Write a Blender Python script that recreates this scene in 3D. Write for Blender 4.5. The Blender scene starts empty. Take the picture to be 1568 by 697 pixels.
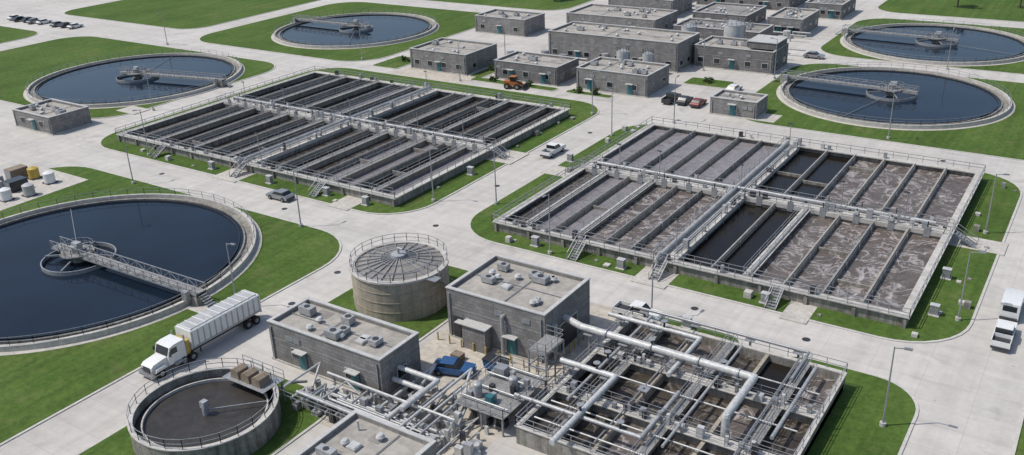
import bpy, math, random
from mathutils import Matrix, Vector
R=random.Random(7)
scene=bpy.context.scene
# ------------------------------------------------------------------ materials
MATS={}
def nodes(name):
    m=bpy.data.materials.new(name); m.use_nodes=True
    nt=m.node_tree; b=nt.nodes['Principled BSDF']
    return m,nt,b
def N(nt,t,**k):
    n=nt.nodes.new(t)
    for a,v in k.items(): setattr(n,a,v)
    return n
def noise(nt,vec,scale,detail=4,rough=.6,dist=0):
    n=N(nt,'ShaderNodeTexNoise'); n.inputs['Scale'].default_value=scale
    n.inputs['Detail'].default_value=detail; n.inputs['Roughness'].default_value=rough
    n.inputs['Distortion'].default_value=dist
    if vec: nt.links.new(vec,n.inputs['Vector'])
    return n.outputs['Fac']
def ramp(nt,fac,stops):
    r=N(nt,'ShaderNodeValToRGB'); nt.links.new(fac,r.inputs[0])
    e=r.color_ramp.elements
    while len(e)<len(stops): e.new(.5)
    for i,(p,c) in enumerate(stops):
        e[i].position=p; e[i].color=(*c,1) if len(c)==3 else c
    return r.outputs[0]
def mix(nt,fac,a,b,mode='MIX'):
    m=N(nt,'ShaderNodeMix',data_type='RGBA',blend_type=mode)
    if isinstance(fac,(int,float)): m.inputs[0].default_value=fac
    else: nt.links.new(fac,m.inputs[0])
    for s,i in ((a,6),(b,7)):
        if isinstance(s,tuple): m.inputs[i].default_value=(*s,1)
        else: nt.links.new(s,m.inputs[i])
    return m.outputs[2]
def mapped(nt,co,sc,rot=(0,0,0)):
    mp=N(nt,'ShaderNodeMapping'); mp.inputs['Scale'].default_value=sc; mp.inputs['Rotation'].default_value=rot
    nt.links.new(co,mp.inputs[0]); return mp.outputs[0]
def bump(nt,b,h,s,d=.05):
    u=N(nt,'ShaderNodeBump'); u.inputs['Strength'].default_value=s; u.inputs['Distance'].default_value=d
    nt.links.new(h,u.inputs['Height']); nt.links.new(u.outputs[0],b.inputs['Normal'])
def g(v): return (v,v,v)
def basic(name,c,rough=.7,metal=0,var=.25,scale=.8,dirt=.35,streak=0):
    m,nt,b=nodes(name)
    co=N(nt,'ShaderNodeTexCoord').outputs['Object']
    f=noise(nt,co,scale,6,.65)
    lo=tuple(x*(1-var) for x in c); hi=tuple(min(1,x*(1+var)) for x in c)
    col=ramp(nt,f,[(.3,lo),(.7,hi)])
    f2=noise(nt,co,scale*5,4,.7)
    d=ramp(nt,f2,[(.35,g(1-dirt)),(.62,g(1))])
    col=mix(nt,1.0,col,d,'MULTIPLY')
    if streak:
        f3=noise(nt,mapped(nt,co,(1.6,1.6,.12)),1,5,.7); col=mix(nt,1,col,ramp(nt,f3,[(.36,(1-streak,1-streak*1.05,1-streak*1.15)),(.58,g(1))]),'MULTIPLY')
    nt.links.new(col,b.inputs['Base Color'])
    b.inputs['Roughness'].default_value=rough; b.inputs['Metallic'].default_value=metal
    MATS[name]=m; return m
basic('concrete_wall',(.30,.285,.255),.85,var=.25,scale=.35,streak=.45)
basic('concrete_light',(.47,.45,.41),.85,var=.16,scale=.3,dirt=.25)
basic('kerb',(.49,.47,.43),.85,var=.12,scale=.5,dirt=.2)
basic('path_concrete',(.48,.45,.40),.85,var=.12,scale=.4,dirt=.25)
basic('apron_concrete',(.49,.445,.375),.9,var=.16,scale=.25,dirt=.3)
basic('galvanised',(.36,.37,.38),.5,.4,var=.2,scale=2)
basic('pipe_grey',(.38,.385,.385),.45,.15,var=.2,scale=.8,dirt=.3)
basic('pipe_white',(.52,.52,.505),.45,.05,var=.12,scale=.6,dirt=.3)
basic('deck_grey',(.26,.255,.245),.8,var=.25,scale=.7)
basic('roof',(.36,.335,.295),.9,var=.18,scale=.22,dirt=.25)
basic('roof_dark',(.25,.235,.215),.9,var=.2,scale=.25,dirt=.25)
basic('coping',(.46,.455,.435),.6,var=.1,scale=.6,dirt=.2)
basic('tank_concrete',(.39,.345,.275),.85,var=.18,scale=.5,dirt=.22,streak=.25)
basic('steel_dark',(.06,.06,.065),.5,.3)
basic('glass_dark',(.02,.026,.032),.08,0,var=.1)
basic('rubber',(.02,.02,.02),.85)
basic('paint_white',(.70,.70,.68),.3,var=.04,scale=1,dirt=.15)
basic('trailer_grey',(.42,.42,.41),.5,var=.15,scale=1.2,dirt=.25)
basic('paint_red',(.22,.035,.025),.35,var=.06)
basic('paint_orange',(.42,.14,.035),.5,var=.15)
basic('paint_yellow',(.50,.35,.06),.45,var=.12)
basic('paint_blue',(.03,.10,.24),.4,var=.08)
basic('paint_teal',(.03,.15,.17),.45,var=.08)
basic('paint_dark',(.035,.038,.045),.3,var=.08)
basic('paint_silver',(.35,.36,.37),.3,.5,var=.06)
basic('rust_tan',(.25,.20,.145),.8,var=.25,scale=1.2)
basic('bark',(.09,.065,.045),.9)
def pavement():
    m,nt,b=nodes('concrete_pavement')
    co=N(nt,'ShaderNodeTexCoord').outputs['Object']
    f=noise(nt,co,.03,6,.62); col=ramp(nt,f,[(.3,(.455,.43,.39)),(.7,(.55,.525,.485))])
    f=noise(nt,co,.6,6,.75); col=mix(nt,1,col,ramp(nt,f,[(.3,g(.87)),(.6,g(1.02))]),'MULTIPLY')
    for sc,o in (((.55,.02,1),.1),((.02,.55,1),-.1)):
        f=noise(nt,mapped(nt,co,sc,(0,0,o*.05)),1,4,.6); col=mix(nt,1,col,ramp(nt,f,[(.34,g(.90)),(.58,g(1))]),'MULTIPLY')
    br=N(nt,'ShaderNodeTexBrick'); br.offset=0; nt.links.new(co,br.inputs['Vector'])
    br.inputs['Scale'].default_value=1; br.inputs['Brick Width'].default_value=5.0; br.inputs['Row Height'].default_value=3.75
    br.inputs['Mortar Size'].default_value=.03; br.inputs['Mortar Smooth'].default_value=.3
    br.inputs['Color1'].default_value=(.965,.965,.965,1); br.inputs['Color2'].default_value=(1.01,1.005,1.0,1); br.inputs['Mortar'].default_value=(.80,.79,.77,1)
    col=mix(nt,1,col,br.outputs['Color'],'MULTIPLY')
    # patched slabs and oily stains
    b2=N(nt,'ShaderNodeTexBrick'); b2.offset=0; nt.links.new(co,b2.inputs['Vector']); b2.inputs['Scale'].default_value=1
    b2.inputs['Brick Width'].default_value=10; b2.inputs['Row Height'].default_value=7.5; b2.inputs['Mortar Size'].default_value=0; b2.inputs['Bias'].default_value=-.55
    b2.inputs['Color1'].default_value=(1,1,1,1); b2.inputs['Color2'].default_value=(.86,.865,.87,1); b2.inputs['Mortar'].default_value=(1,1,1,1)
    col=mix(nt,1,col,b2.outputs['Color'],'MULTIPLY')
    f=noise(nt,co,.13,3,.5,1.5); col=mix(nt,1,col,ramp(nt,f,[(.27,g(.82)),(.37,g(1))]),'MULTIPLY')
    f=noise(nt,co,.9,2,.5); col=mix(nt,1,col,ramp(nt,f,[(.22,g(.70)),(.29,g(1))]),'MULTIPLY')
    nt.links.new(col,b.inputs['Base Color']); b.inputs['Roughness'].default_value=.9
    MATS['concrete_pavement']=m
pavement()
def grass():
    m,nt,b=nodes('grass')
    co=N(nt,'ShaderNodeTexCoord').outputs['Object']
    f=noise(nt,co,.06,6,.65); col=ramp(nt,f,[(.3,(.056,.100,.020)),(.5,(.076,.130,.026)),(.72,(.110,.152,.040))])
    f=noise(nt,co,1.3,8,.8); col=mix(nt,1,col,ramp(nt,f,[(.3,g(.55)),(.62,g(1.1))]),'MULTIPLY')
    f=noise(nt,mapped(nt,co,(.9,.03,1),(0,0,.3)),1,2,.5); col=mix(nt,1,col,ramp(nt,f,[(.35,g(.85)),(.6,g(1.05))]),'MULTIPLY')
    f=noise(nt,co,.16,6,.75); k=ramp(nt,f,[(.55,g(0)),(.72,g(.6))]); col=mix(nt,k,col,(.16,.145,.065))
    nt.links.new(col,b.inputs['Base Color']); b.inputs['Roughness'].default_value=.95
    b.inputs['Specular IOR Level'].default_value=.15
    bump(nt,b,noise(nt,co,3,8,.8),.6,.12)
    MATS['grass']=m
grass()
def masonry(name,c):
    m,nt,b=nodes(name)
    co=N(nt,'ShaderNodeTexCoord').outputs['Object']
    s=N(nt,'ShaderNodeSeparateXYZ'); nt.links.new(co,s.inputs[0])
    a=N(nt,'ShaderNodeMath',operation='ADD'); nt.links.new(s.outputs[0],a.inputs[0]); nt.links.new(s.outputs[1],a.inputs[1])
    cb=N(nt,'ShaderNodeCombineXYZ'); nt.links.new(a.outputs[0],cb.inputs[0]); nt.links.new(s.outputs[2],cb.inputs[1])
    br=N(nt,'ShaderNodeTexBrick'); nt.links.new(cb.outputs[0],br.inputs['Vector'])
    br.inputs['Scale'].default_value=1; br.inputs['Brick Width'].default_value=.8; br.inputs['Row Height'].default_value=.4
    br.inputs['Mortar Size'].default_value=.025
    br.inputs['Color1'].default_value=(*[x*.82 for x in c],1); br.inputs['Color2'].default_value=(*[x*1.15 for x in c],1); br.inputs['Mortar'].default_value=(*[x*.65 for x in c],1)
    f=noise(nt,co,.5,5,.6); col=mix(nt,1,br.outputs['Color'],ramp(nt,f,[(.3,g(.8)),(.7,g(1.1))]),'MULTIPLY')
    f3=noise(nt,mapped(nt,co,(1.2,1.2,.12)),1,5,.7); col=mix(nt,1,col,ramp(nt,f3,[(.36,g(.8)),(.58,g(1))]),'MULTIPLY')
    nt.links.new(col,b.inputs['Base Color']); b.inputs['Roughness'].default_value=.9
    MATS[name]=m
masonry('block_masonry',(.235,.225,.215)); masonry('block_masonry_dark',(.18,.172,.168))
def water(name,c,rough=.06,bs=.15,sc=1.2,spec=.5):
    m,nt,b=nodes(name); co=N(nt,'ShaderNodeTexCoord').outputs['Object']
    f=noise(nt,co,.08,3,.5); nt.links.new(ramp(nt,f,[(.3,tuple(x*.75 for x in c)),(.7,tuple(x*1.25 for x in c))]),b.inputs['Base Color'])
    b.inputs['Roughness'].default_value=rough; b.inputs['IOR'].default_value=1.33; b.inputs['Specular IOR Level'].default_value=spec
    bump(nt,b,noise(nt,co,sc,4,.6),bs,.03); MATS[name]=m
water('clarifier_water',(.008,.014,.024),spec=.27,bs=.07)
water('basin_water_dark',(.014,.012,.010),.15,.4,1.5,.3)
def foam(name,base,fo,lo,hi,sc,dist=2.5,line=.75):
    m,nt,b=nodes(name); co=N(nt,'ShaderNodeTexCoord').outputs['Object']
    f=noise(nt,co,sc,7,.62,dist); k=ramp(nt,f,[(lo,g(0)),(hi,g(1))])
    f3=noise(nt,co,sc*3.5,5,.7,1); bc=ramp(nt,f3,[(.3,tuple(x*.6 for x in base)),(.7,tuple(x*1.3 for x in base))])
    a=N(nt,'ShaderNodeMath',operation='SUBTRACT'); nt.links.new(noise(nt,co,sc*1.3,4,.6,1.2),a.inputs[0]); a.inputs[1].default_value=.5
    ab=N(nt,'ShaderNodeMath',operation='ABSOLUTE'); nt.links.new(a.outputs[0],ab.inputs[0])
    l=ramp(nt,ab.outputs[0],[(.0,g(line)),(.03,g(0))])
    col=mix(nt,l,mix(nt,k,bc,fo),fo)
    nt.links.new(col,b.inputs['Base Color']); b.inputs['Roughness'].default_value=.5
    bump(nt,b,f3,.5,.1); MATS[name]=m
foam('basin_foam_grey',(.165,.15,.15),(.27,.255,.26),.35,.8,.3,line=.3)
foam('basin_foam_brown',(.115,.095,.082),(.42,.39,.375),.56,.70,.22)
foam('basin_water_brown',(.05,.040,.030),(.18,.16,.14),.60,.8,.2)
foam('thickener_water',(.028,.024,.020),(.08,.07,.06),.6,.85,.12,line=.15)
def leafmat():
    m,nt,b=nodes('foliage'); co=N(nt,'ShaderNodeTexCoord').outputs['Object']
    f=noise(nt,co,.9,5,.7); nt.links.new(ramp(nt,f,[(.3,(.02,.042,.010)),(.7,(.065,.105,.025))]),b.inputs['Base Color']); b.inputs['Roughness'].default_value=.8
    MATS['foliage']=m
leafmat()
# ------------------------------------------------------------------ builder
class G:
    def __init__(s,name,ox=0,oy=0,oz=0,rot=0,local=False):
        s.name=name; s.o=Vector((ox,oy,oz)); s.rot=rot; s.local=local; s.parts={}
    def _p(s,part,mat):
        k=(part,mat)
        if k not in s.parts: s.parts[k]=([],[])
        return s.parts[k]
    def add(s,part,mat,vs,fs):
        V,F=s._p(part,mat); n=len(V)
        V.extend(vs); F.extend([tuple(i+n for i in f) for f in fs])
    def box(s,part,mat,x0,x1,y0,y1,z0,z1):
        vs=[(x,y,z) for z in (z0,z1) for y in (y0,y1) for x in (x0,x1)]
        s.add(part,mat,vs,[(0,2,3,1),(4,5,7,6),(0,1,5,4),(2,6,7,3),(0,4,6,2),(1,3,7,5)])
    def beam(s,part,mat,a,b,w,h=None):
        h=h or w; a=Vector(a); b=Vector(b); d=(b-a)
        if d.length<1e-5: return
        d.normalize(); up=Vector((0,0,1)) if abs(d.z)<.95 else Vector((0,1,0))
        r=d.cross(up).normalized()*w/2; u=r.cross(d).normalized()*h/2
        vs=[tuple(p+i*r+j*u) for p in (a,b) for i,j in ((-1,-1),(1,-1),(1,1),(-1,1))]
        s.add(part,mat,vs,[(0,1,2,3),(7,6,5,4),(0,4,5,1),(1,5,6,2),(2,6,7,3),(3,7,4,0)])
    def cyl(s,part,mat,a,b,r,n=12,r2=None):
        r2=r if r2 is None else r2
        a=Vector(a); b=Vector(b); d=(b-a).normalized(); up=Vector((0,0,1)) if abs(d.z)<.95 else Vector((0,1,0))
        e1=d.cross(up).normalized(); e2=d.cross(e1)
        vs=[]
        for p,rr in ((a,r),(b,r2)):
            for i in range(n):
                t=2*math.pi*i/n; vs.append(tuple(p+e1*rr*math.cos(t)+e2*rr*math.sin(t)))
        fs=[(i,(i+1)%n,n+(i+1)%n,n+i) for i in range(n)]+[tuple(range(n-1,-1,-1)),tuple(range(n,2*n))]
        s.add(part,mat,vs,fs)
    def pipe(s,part,mat,pts,r,n=12):
        for a,b in zip(pts,pts[1:]): s.cyl(part,mat,a,b,r,n)
        for p in pts[1:-1]: s.ball(part,mat,p,r*1.04,8)
    def ball(s,part,mat,c,r,n=10,sz=1):
        vs=[];fs=[];m=n//2
        for j in range(1,m):
            ph=math.pi*j/m
            for i in range(n):
                t=2*math.pi*i/n; vs.append((c[0]+r*math.sin(ph)*math.cos(t),c[1]+r*math.sin(ph)*math.sin(t),c[2]+r*sz*math.cos(ph)))
        for j in range(m-2):
            for i in range(n): fs.append((j*n+i,(j+1)*n+i,(j+1)*n+(i+1)%n,j*n+(i+1)%n))
        fs.append(tuple(range(n))); fs.append(tuple(range((m-2)*n+n-1,(m-2)*n-1,-1)))
        s.add(part,mat,vs,fs)
    def ring(s,part,mat,cx,cy,r0,r1,z0,z1,n=96):
        vs=[];fs=[]
        for i in range(n):
            t=2*math.pi*i/n; c,q=math.cos(t),math.sin(t)
            vs+=[(cx+r0*c,cy+r0*q,z0),(cx+r1*c,cy+r1*q,z0),(cx+r1*c,cy+r1*q,z1),(cx+r0*c,cy+r0*q,z1)]
        for i in range(n):
            a=i*4;b=((i+1)%n)*4
            fs+=[(a+1,b+1,b+2,a+2),(a+2,b+2,b+3,a+3),(a+3,b+3,b,a),(a,b,b+1,a+1)]
        s.add(part,mat,vs,fs)
    def disc(s,part,mat,cx,cy,r,z,n=96):
        s.add(part,mat,[(cx+r*math.cos(2*math.pi*i/n),cy+r*math.sin(2*math.pi*i/n),z) for i in range(n)],[tuple(range(n))])
    def prism(s,part,mat,pts,z0,z1):
        n=len(pts); s.add(part,mat,[(x,y,z0) for x,y in pts]+[(x,y,z1) for x,y in pts],
            [(i,(i+1)%n,n+(i+1)%n,n+i) for i in range(n)]+[tuple(range(n,2*n))])
    def profile(s,part,mat,pts,y0,y1,taper=None):
        n=len(pts); s.add(part,mat,[(x,y0,z) for x,z in pts]+[(x,y1,z) for x,z in pts],
            [(i,(i+1)%n,n+(i+1)%n,n+i) for i in range(n)]+[tuple(range(n,2*n)),tuple(range(n-1,-1,-1))])
    def rail(s,part,mat,pts,sp=2.2,h=1.05,w=.05):
        for a,b in zip(pts,pts[1:]):
            a=Vector(a);b=Vector(b);L=(b-a).length;k=max(1,round(L/sp))
            for i in range(k+1):
                p=a.lerp(b,i/k); s.beam(part,mat,p,p+Vector((0,0,h)),w)
            for q in (h,h*.52): s.beam(part,mat,a+Vector((0,0,q)),b+Vector((0,0,q)),w)
    def done(s,smooth=True):
        e=bpy.data.objects.new(s.name,None); e.empty_display_size=1
        bpy.context.collection.objects.link(e); e.location=s.o; e.rotation_euler=(0,0,s.rot)
        off=Vector((0,0,0)) if s.local else s.o
        for (part,mat),(V,F) in s.parts.items():
            me=bpy.data.meshes.new(part); me.from_pydata([(v[0]-off.x,v[1]-off.y,v[2]-off.z) for v in V],[],F)
            me.materials.append(MATS[mat]); me.validate(); me.update()
            try:
                me.shade_smooth(); me.set_sharp_from_angle(angle=math.radians(35))
            except Exception: pass
            o=bpy.data.objects.new(part,me); bpy.context.collection.objects.link(o); o.parent=e
        return e
def sheet(name,mat,x0,x1,y0,y1,z):
    me=bpy.data.meshes.new(name); me.from_pydata([(x0,y0,z),(x1,y0,z),(x1,y1,z),(x0,y1,z)],[],[(0,1,2,3)])
    me.materials.append(MATS[mat]); o=bpy.data.objects.new(name,me); bpy.context.collection.objects.link(o); return o
def rrect(x0,x1,y0,y1,r,n=8):
    P=[]
    for cx,cy,a in ((x1-r,y1-r,0),(x0+r,y1-r,90),(x0+r,y0+r,180),(x1-r,y0+r,270)):
        for i in range(n+1):
            t=math.radians(a+90*i/n); P.append((cx+r*math.cos(t),cy+r*math.sin(t)))
    return P
# ------------------------------------------------------------------ ground, roads, lawns
sheet('ground','grass',-3000,3000,-3000,3000,0)
sheet('road_pavement','concrete_pavement',-420,-1,-60,345,.01)
sheet('road','concrete_pavement',-.999,160,150.5,158.5,.01)
sheet('road','concrete_pavement',-.999,160,208,215,.01)
sheet('service_yard','apron_concrete',-57,-41,50,84,.016)
sheet('service_yard','apron_concrete',-139,-118,157.5,180,.016)
k=G('kerb',-1,60); k.box('kerb','kerb',-1.0,-.7,-60,150.2,0,.12); k.box('kerb','kerb',-1.0,160,150.2,150.5,0,.13); k.done()
def lawn(x0,x1,y0,y1,r):
    k=G('grass_lawn',(x0+x1)/2,(y0+y1)/2)
    k.prism('kerb','kerb',rrect(x0,x1,y0,y1,r),0,.12)
    q=.3; k.prism('grass','grass',rrect(x0+q,x1-q,y0+q,y1-q,max(.3,r-q)),.05,.135)
    k.done()
for a in [(-152,-80.5,22,84,9),(-158,-81,91.5,157,8),(-73.5,-7.5,92,150.5,8),(-252,-166,101,153,9),
          (-216,-150,161,226,10),(-60,22,158.5,208,9),(-60,22,215,263,9),(-73.5,-58,64,83.7,3),
          (-73,-57,30,54,4),(-41,-27.5,80.9,85,1.9),(-25,-9,50,84.5,5),(-292,-224,170,250,8),(-345,-262,95,150,8),
          (-60,30,271,340,8),(-345,-262,22,84,8),(-250,-182,22,84,8),(-130,-68,300,340,8),(-216,-140,236,330,8),(-60,-1.5,-20,45,8)]:
    lawn(*a)
for a in [(-119,-97,160.5,163.5),(-95,-84,161,163.5),(-148,-140,161,172),(-121,-117,163,178),(-76,-66,178,184)]: lawn(*a,1)
pads=G('concrete_path')
for (x0,x1,y0,y1) in [(-121,-115.5,90.9,96),(-95,-91,90.9,96),(-44.5,-40,91,96),(-26,-23,91,96),(-85.5,-80.5,119,125),(-74,-67,118,122),(-14,-7,120,124),
      (-152,-138.5,64,80),(-57,-50,160,165),(-70,-66,63.5,67),(-171,-165,108,112),(-87.6,-80.2,58.6,61.4)]:
    pads.box('path','path_concrete',x0,x1,y0,y1,.02,.145)
pads.done()
mh=G('manhole_cover')
for x,y in [(-77,66),(-76,93),(-60,87),(-35,88.5),(-100,87),(-77,110),(-77,140),(-48,66),(-20,153),(-66,154),(-5,110),(-130,88),(-90,180),(-50,64),(-78,75),(-22,88),(-45,153)]:
    mh.cyl('cover','steel_dark',(x,y,.0),(x,y,.022),.45,16)
mh.done()
k=G('lawn_valve_boxes')
for i in range(34):
    x,y=R.choice([(R.uniform(-150,-82),R.uniform(92.5,94.8)),(R.uniform(-72,-9),R.uniform(93,94.8)),(R.uniform(-12,-8.5),R.uniform(100,145)),(R.uniform(-85,-82),R.uniform(95,150)),(R.uniform(-72.5,-69),R.uniform(97,148))])
    h=R.choice([.25,.3,.5,.9]); q=R.uniform(.2,.45); k.box('boxes',R.choice(['concrete_light','concrete_light','galvanised','concrete_wall']),x-q,x+q,y-q,y+q,.1,h)
k.done()
# ------------------------------------------------------------------ aeration basins
def basin(x0,x1,y0,y1,xm,ym,nl,nr,style,wl,cat,T=1.4):
    k=G('aeration_basin',(x0+x1)/2,(y0+y1)/2)
    W='concrete_wall'; hw=1.4; ow=.45
    k.box('outer_walls',W,x0,x1,y0,y0+ow,0,T); k.box('outer_walls',W,x0,x1,y1-ow,y1,0,T)
    k.box('outer_walls',W,x0,x0+ow,y0+ow,y1-ow,0,T); k.box('outer_walls',W,x1-ow,x1,y0+ow,y1-ow,0,T)
    n=int((x1-x0)/5)
    for i in range(n+1):
        x=x0+.2+i*(x1-x0-.4)/n; k.box('buttresses',W,x-.2,x+.2,y0-.25,y0-.002,0,T-.2)
    for a in ((x0-.3,x1+.3,y0-.3,y0+.9),(x0-.3,x1+.3,y1-.9,y1+.3),(x0-.3,x0+.8,y0+.9,y1-.9),(x1-.8,x1+.3,y0+.9,y1-.9)):
        k.box('gangway','concrete_light',*a,T,T+.16)
    k.rail('railings','galvanised',[(x0-.25,y0-.25,T+.16),(x1+.25,y0-.25,T+.16),(x1+.25,y1+.25,T+.16),(x0-.25,y1+.25,T+.16),(x0-.25,y0-.25,T+.16)],w=.07)
    k.rail('railings','galvanised',[(x0+.9,y0+.8,T+.16),(xm-hw,y0+.8,T+.16)]); k.rail('railings','galvanised',[(xm+hw,y0+.8,T+.16),(x1-.9,y0+.8,T+.16)])
    zt=T+.3
    k.box('walkway','concrete_light',x0+.8,x1-.8,ym-hw,ym+hw,T-.3,zt)
    k.box('walkway','concrete_light',xm-hw,xm+hw,y0+.9,ym-hw,T-.3,zt); k.box('walkway','concrete_light',xm-hw,xm+hw,ym+hw,y1-.9,T-.3,zt)
    for s in (-1,1):
        k.box('walkway_wall',W,x0+ow,x1-ow,ym+s*1.1-.15,ym+s*1.1+.15,0,T-.3)
        k.box('walkway_wall',W,xm+s*1.1-.15,xm+s*1.1+.15,y0+ow,ym-1.25,0,T-.3); k.box('walkway_wall',W,xm+s*1.1-.15,xm+s*1.1+.15,ym+1.25,y1-ow,0,T-.3)
        for a,b in ((x0,xm-hw),(xm+hw,x1)): k.rail('railings','galvanised',[(a,ym+s*(hw-.1),zt),(b,ym+s*(hw-.1),zt)],w=.065)
        for a,b in ((y0,ym-hw),(ym+hw,y1)): k.rail('railings','galvanised',[(xm+s*(hw-.1),a,zt),(xm+s*(hw-.1),b,zt)],w=.065)
    k.pipe('air_main','pipe_grey',[(x0+2,ym+.6,zt+.45),(x1-2,ym+.6,zt+.45)],.24)
    k.pipe('air_main','pipe_grey',[(xm-.6,y0-.9,.9),(xm-.6,y0-.9,zt+.45),(xm-.6,y1-1,zt+.45)],.28)
    k.pipe('air_main','pipe_grey',[(xm+.4,y0+2,zt+.3),(xm+.4,y1-2,zt+.3)],.12)
    for i in range(int((x1-x0)/3)):
        xx=x0+2+3*i; k.box('pipe_saddle','steel_dark',xx-.12,xx+.12,ym+.35,ym+.85,zt,zt+.25)
    for qi,(a,b,c,d,n) in enumerate(((x0+ow,xm-1.25,y0+ow,ym-1.25,nl),(xm+1.25,x1-ow,y0+ow,ym-1.25,nr),(x0+ow,xm-1.25,ym+1.25,y1-ow,nl),(xm+1.25,x1-ow,ym+1.25,y1-ow,nr))):
        w=(b-a)/n
        for i in range(n):
            st=style(qi,i,n); zl=wl+R.uniform(-.04,.06)
            k.box('water_'+st[6:] ,st,a+i*w,a+(i+1)*w,c,d,.05,zl)
            if i:
                xx=a+i*w
                k.box('divider_walls','tank_concrete' if R.random()<.75 else W,xx-.22,xx+.22,c,d,.0,T+.02)
                if cat(qi,i):
                    k.box('catwalk','concrete_light',xx-.55,xx+.55,c+.5,d,T+.03,T+.13)
                    for s in (-.5,.5): k.rail('railings','galvanised',[(xx+s,c+.5,T+.13),(xx+s,d,T+.13)],sp=2.8,w=.045)
                    k.pipe('air_header','pipe_grey',[(xx+.2,c+.5,T+.35),(xx+.2,d,T+.35)],.1,8)
                else:
                    k.pipe('air_header','pipe_grey',[(xx+.05,c+.5,T+.16),(xx+.05,d,T+.16)],.08,8)
            for j in range(4):
                yy=c+(j+.6)*(d-c)/4; xs=a+i*w+(.34 if i else .2)
                k.cyl('drop_legs','galvanised',(xs,yy,.2),(xs,yy,T+.25),.06,6)
            gx=a+(i+.5)*w; gy=(d-.1) if qi<2 else (c+.1)
            k.box('sluice_gates','galvanised',gx-.4,gx+.4,gy-.1,gy+.1,.8,T+.8)
            k.cyl('sluice_gates','steel_dark',(gx,gy,T+.8),(gx,gy,T+1.6),.08,6)
            if R.random()<.35: k.box('actuators','pipe_white',gx-.22,gx+.22,gy-.22,gy+.22,T+.8,T+1.25)
            if R.random()<.3:
                yy=R.uniform(c+3,d-3); k.box('baffle',W,a+i*w+.22,a+(i+1)*w-.22,yy-.15,yy+.15,0,T-.25)
    for i in range(40):
        if R.random()<.5: x=R.uniform(x0+3,x1-3); y=ym-.6
        else: y=R.uniform(y0+2,y1-2); x=xm+.95
        h=R.uniform(.5,1.3); q=R.uniform(.15,.38)
        k.box('control_cabinets',R.choice(['galvanised','pipe_white','steel_dark','pipe_grey']),x-q,x+q,y-q*.7,y+q*.7,zt,zt+h)
    for i in range(18):
        x=R.uniform(x0+3,x1-3); y=R.choice([y0+.3,y1-.3]); q=R.uniform(.15,.3)
        k.box('control_cabinets',R.choice(['galvanised','pipe_white','steel_dark']),x-q,x+q,y-q,y+q,T+.16,T+R.uniform(.7,1.3))
    for x,y in ((xm,y0+3),(xm,ym),(xm,y1-3),(x0+6,ym),(x1-6,ym),((x0+xm)/2,ym),((x1+xm)/2,ym)):
        k.cyl('walkway_lights','galvanised',(x+.2,y,zt),(x+.2,y,zt+4.2),.06,6); k.box('walkway_lights','paint_dark',x-.3,x+.4,y-.12,y+.12,zt+4.2,zt+4.32)
    def stair(x,y,dx,dy):
        n=7
        for i in range(n):
            z=(zt)*(1-(i+1)/(n+1)); cx=x+dx*(.35*i+.3); cy=y+dy*(.35*i+.3)
            w2=.6
            k.box('stairs','galvanised',cx-(.18 if dx else w2),cx+(.18 if dx else w2),cy-(.18 if dy else w2),cy+(.18 if dy else w2),max(.14,z-.08),z)
        for s in (-1,1):
            o=(0,s*.62) if dx else (s*.62,0)
            a=Vector((x+o[0],y+o[1],zt)); b=Vector((x+o[0]+dx*2.8,y+o[1]+dy*2.8,.15))
            k.beam('stairs','galvanised',a,b,.08,.2); k.beam('stairs','galvanised',a+Vector((0,0,1)),b+Vector((0,0,1)),.07)
            k.beam('stairs','galvanised',b,b+Vector((0,0,1)),.07)
    stair(x0-.4,ym,-1,0); stair(x1+.4,ym,1,0); stair(xm,y0-.4,0,-1); stair(x0+14,y0-.4,0,-1); stair(x1-14,y0-.4,0,-1)
    k.done()
def styleL(q,i,n):
    return R.choice(['basin_water_dark','basin_water_dark','basin_water_brown','basin_water_dark','basin_foam_grey'] if q!=3 else ['basin_water_dark','basin_water_brown'])
def styleR(q,i,n):
    if q==2: return 'basin_foam_grey'
    if q==0: return 'basin_water_brown' if i<1 else ('basin_foam_grey' if i<3 else 'basin_foam_brown')
    return 'basin_water_dark' if i<2 else 'basin_foam_brown'
basin(-152,-85.5,95.5,147,-117.5,121,7,7,styleL,.45,lambda q,i:i%2==0)
basin(-67.5,-13.5,95.5,146,-42,121,6,6,styleR,.7,lambda q,i:(q==0 and i in(1,3)) or (q==1 and i==2))
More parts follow.
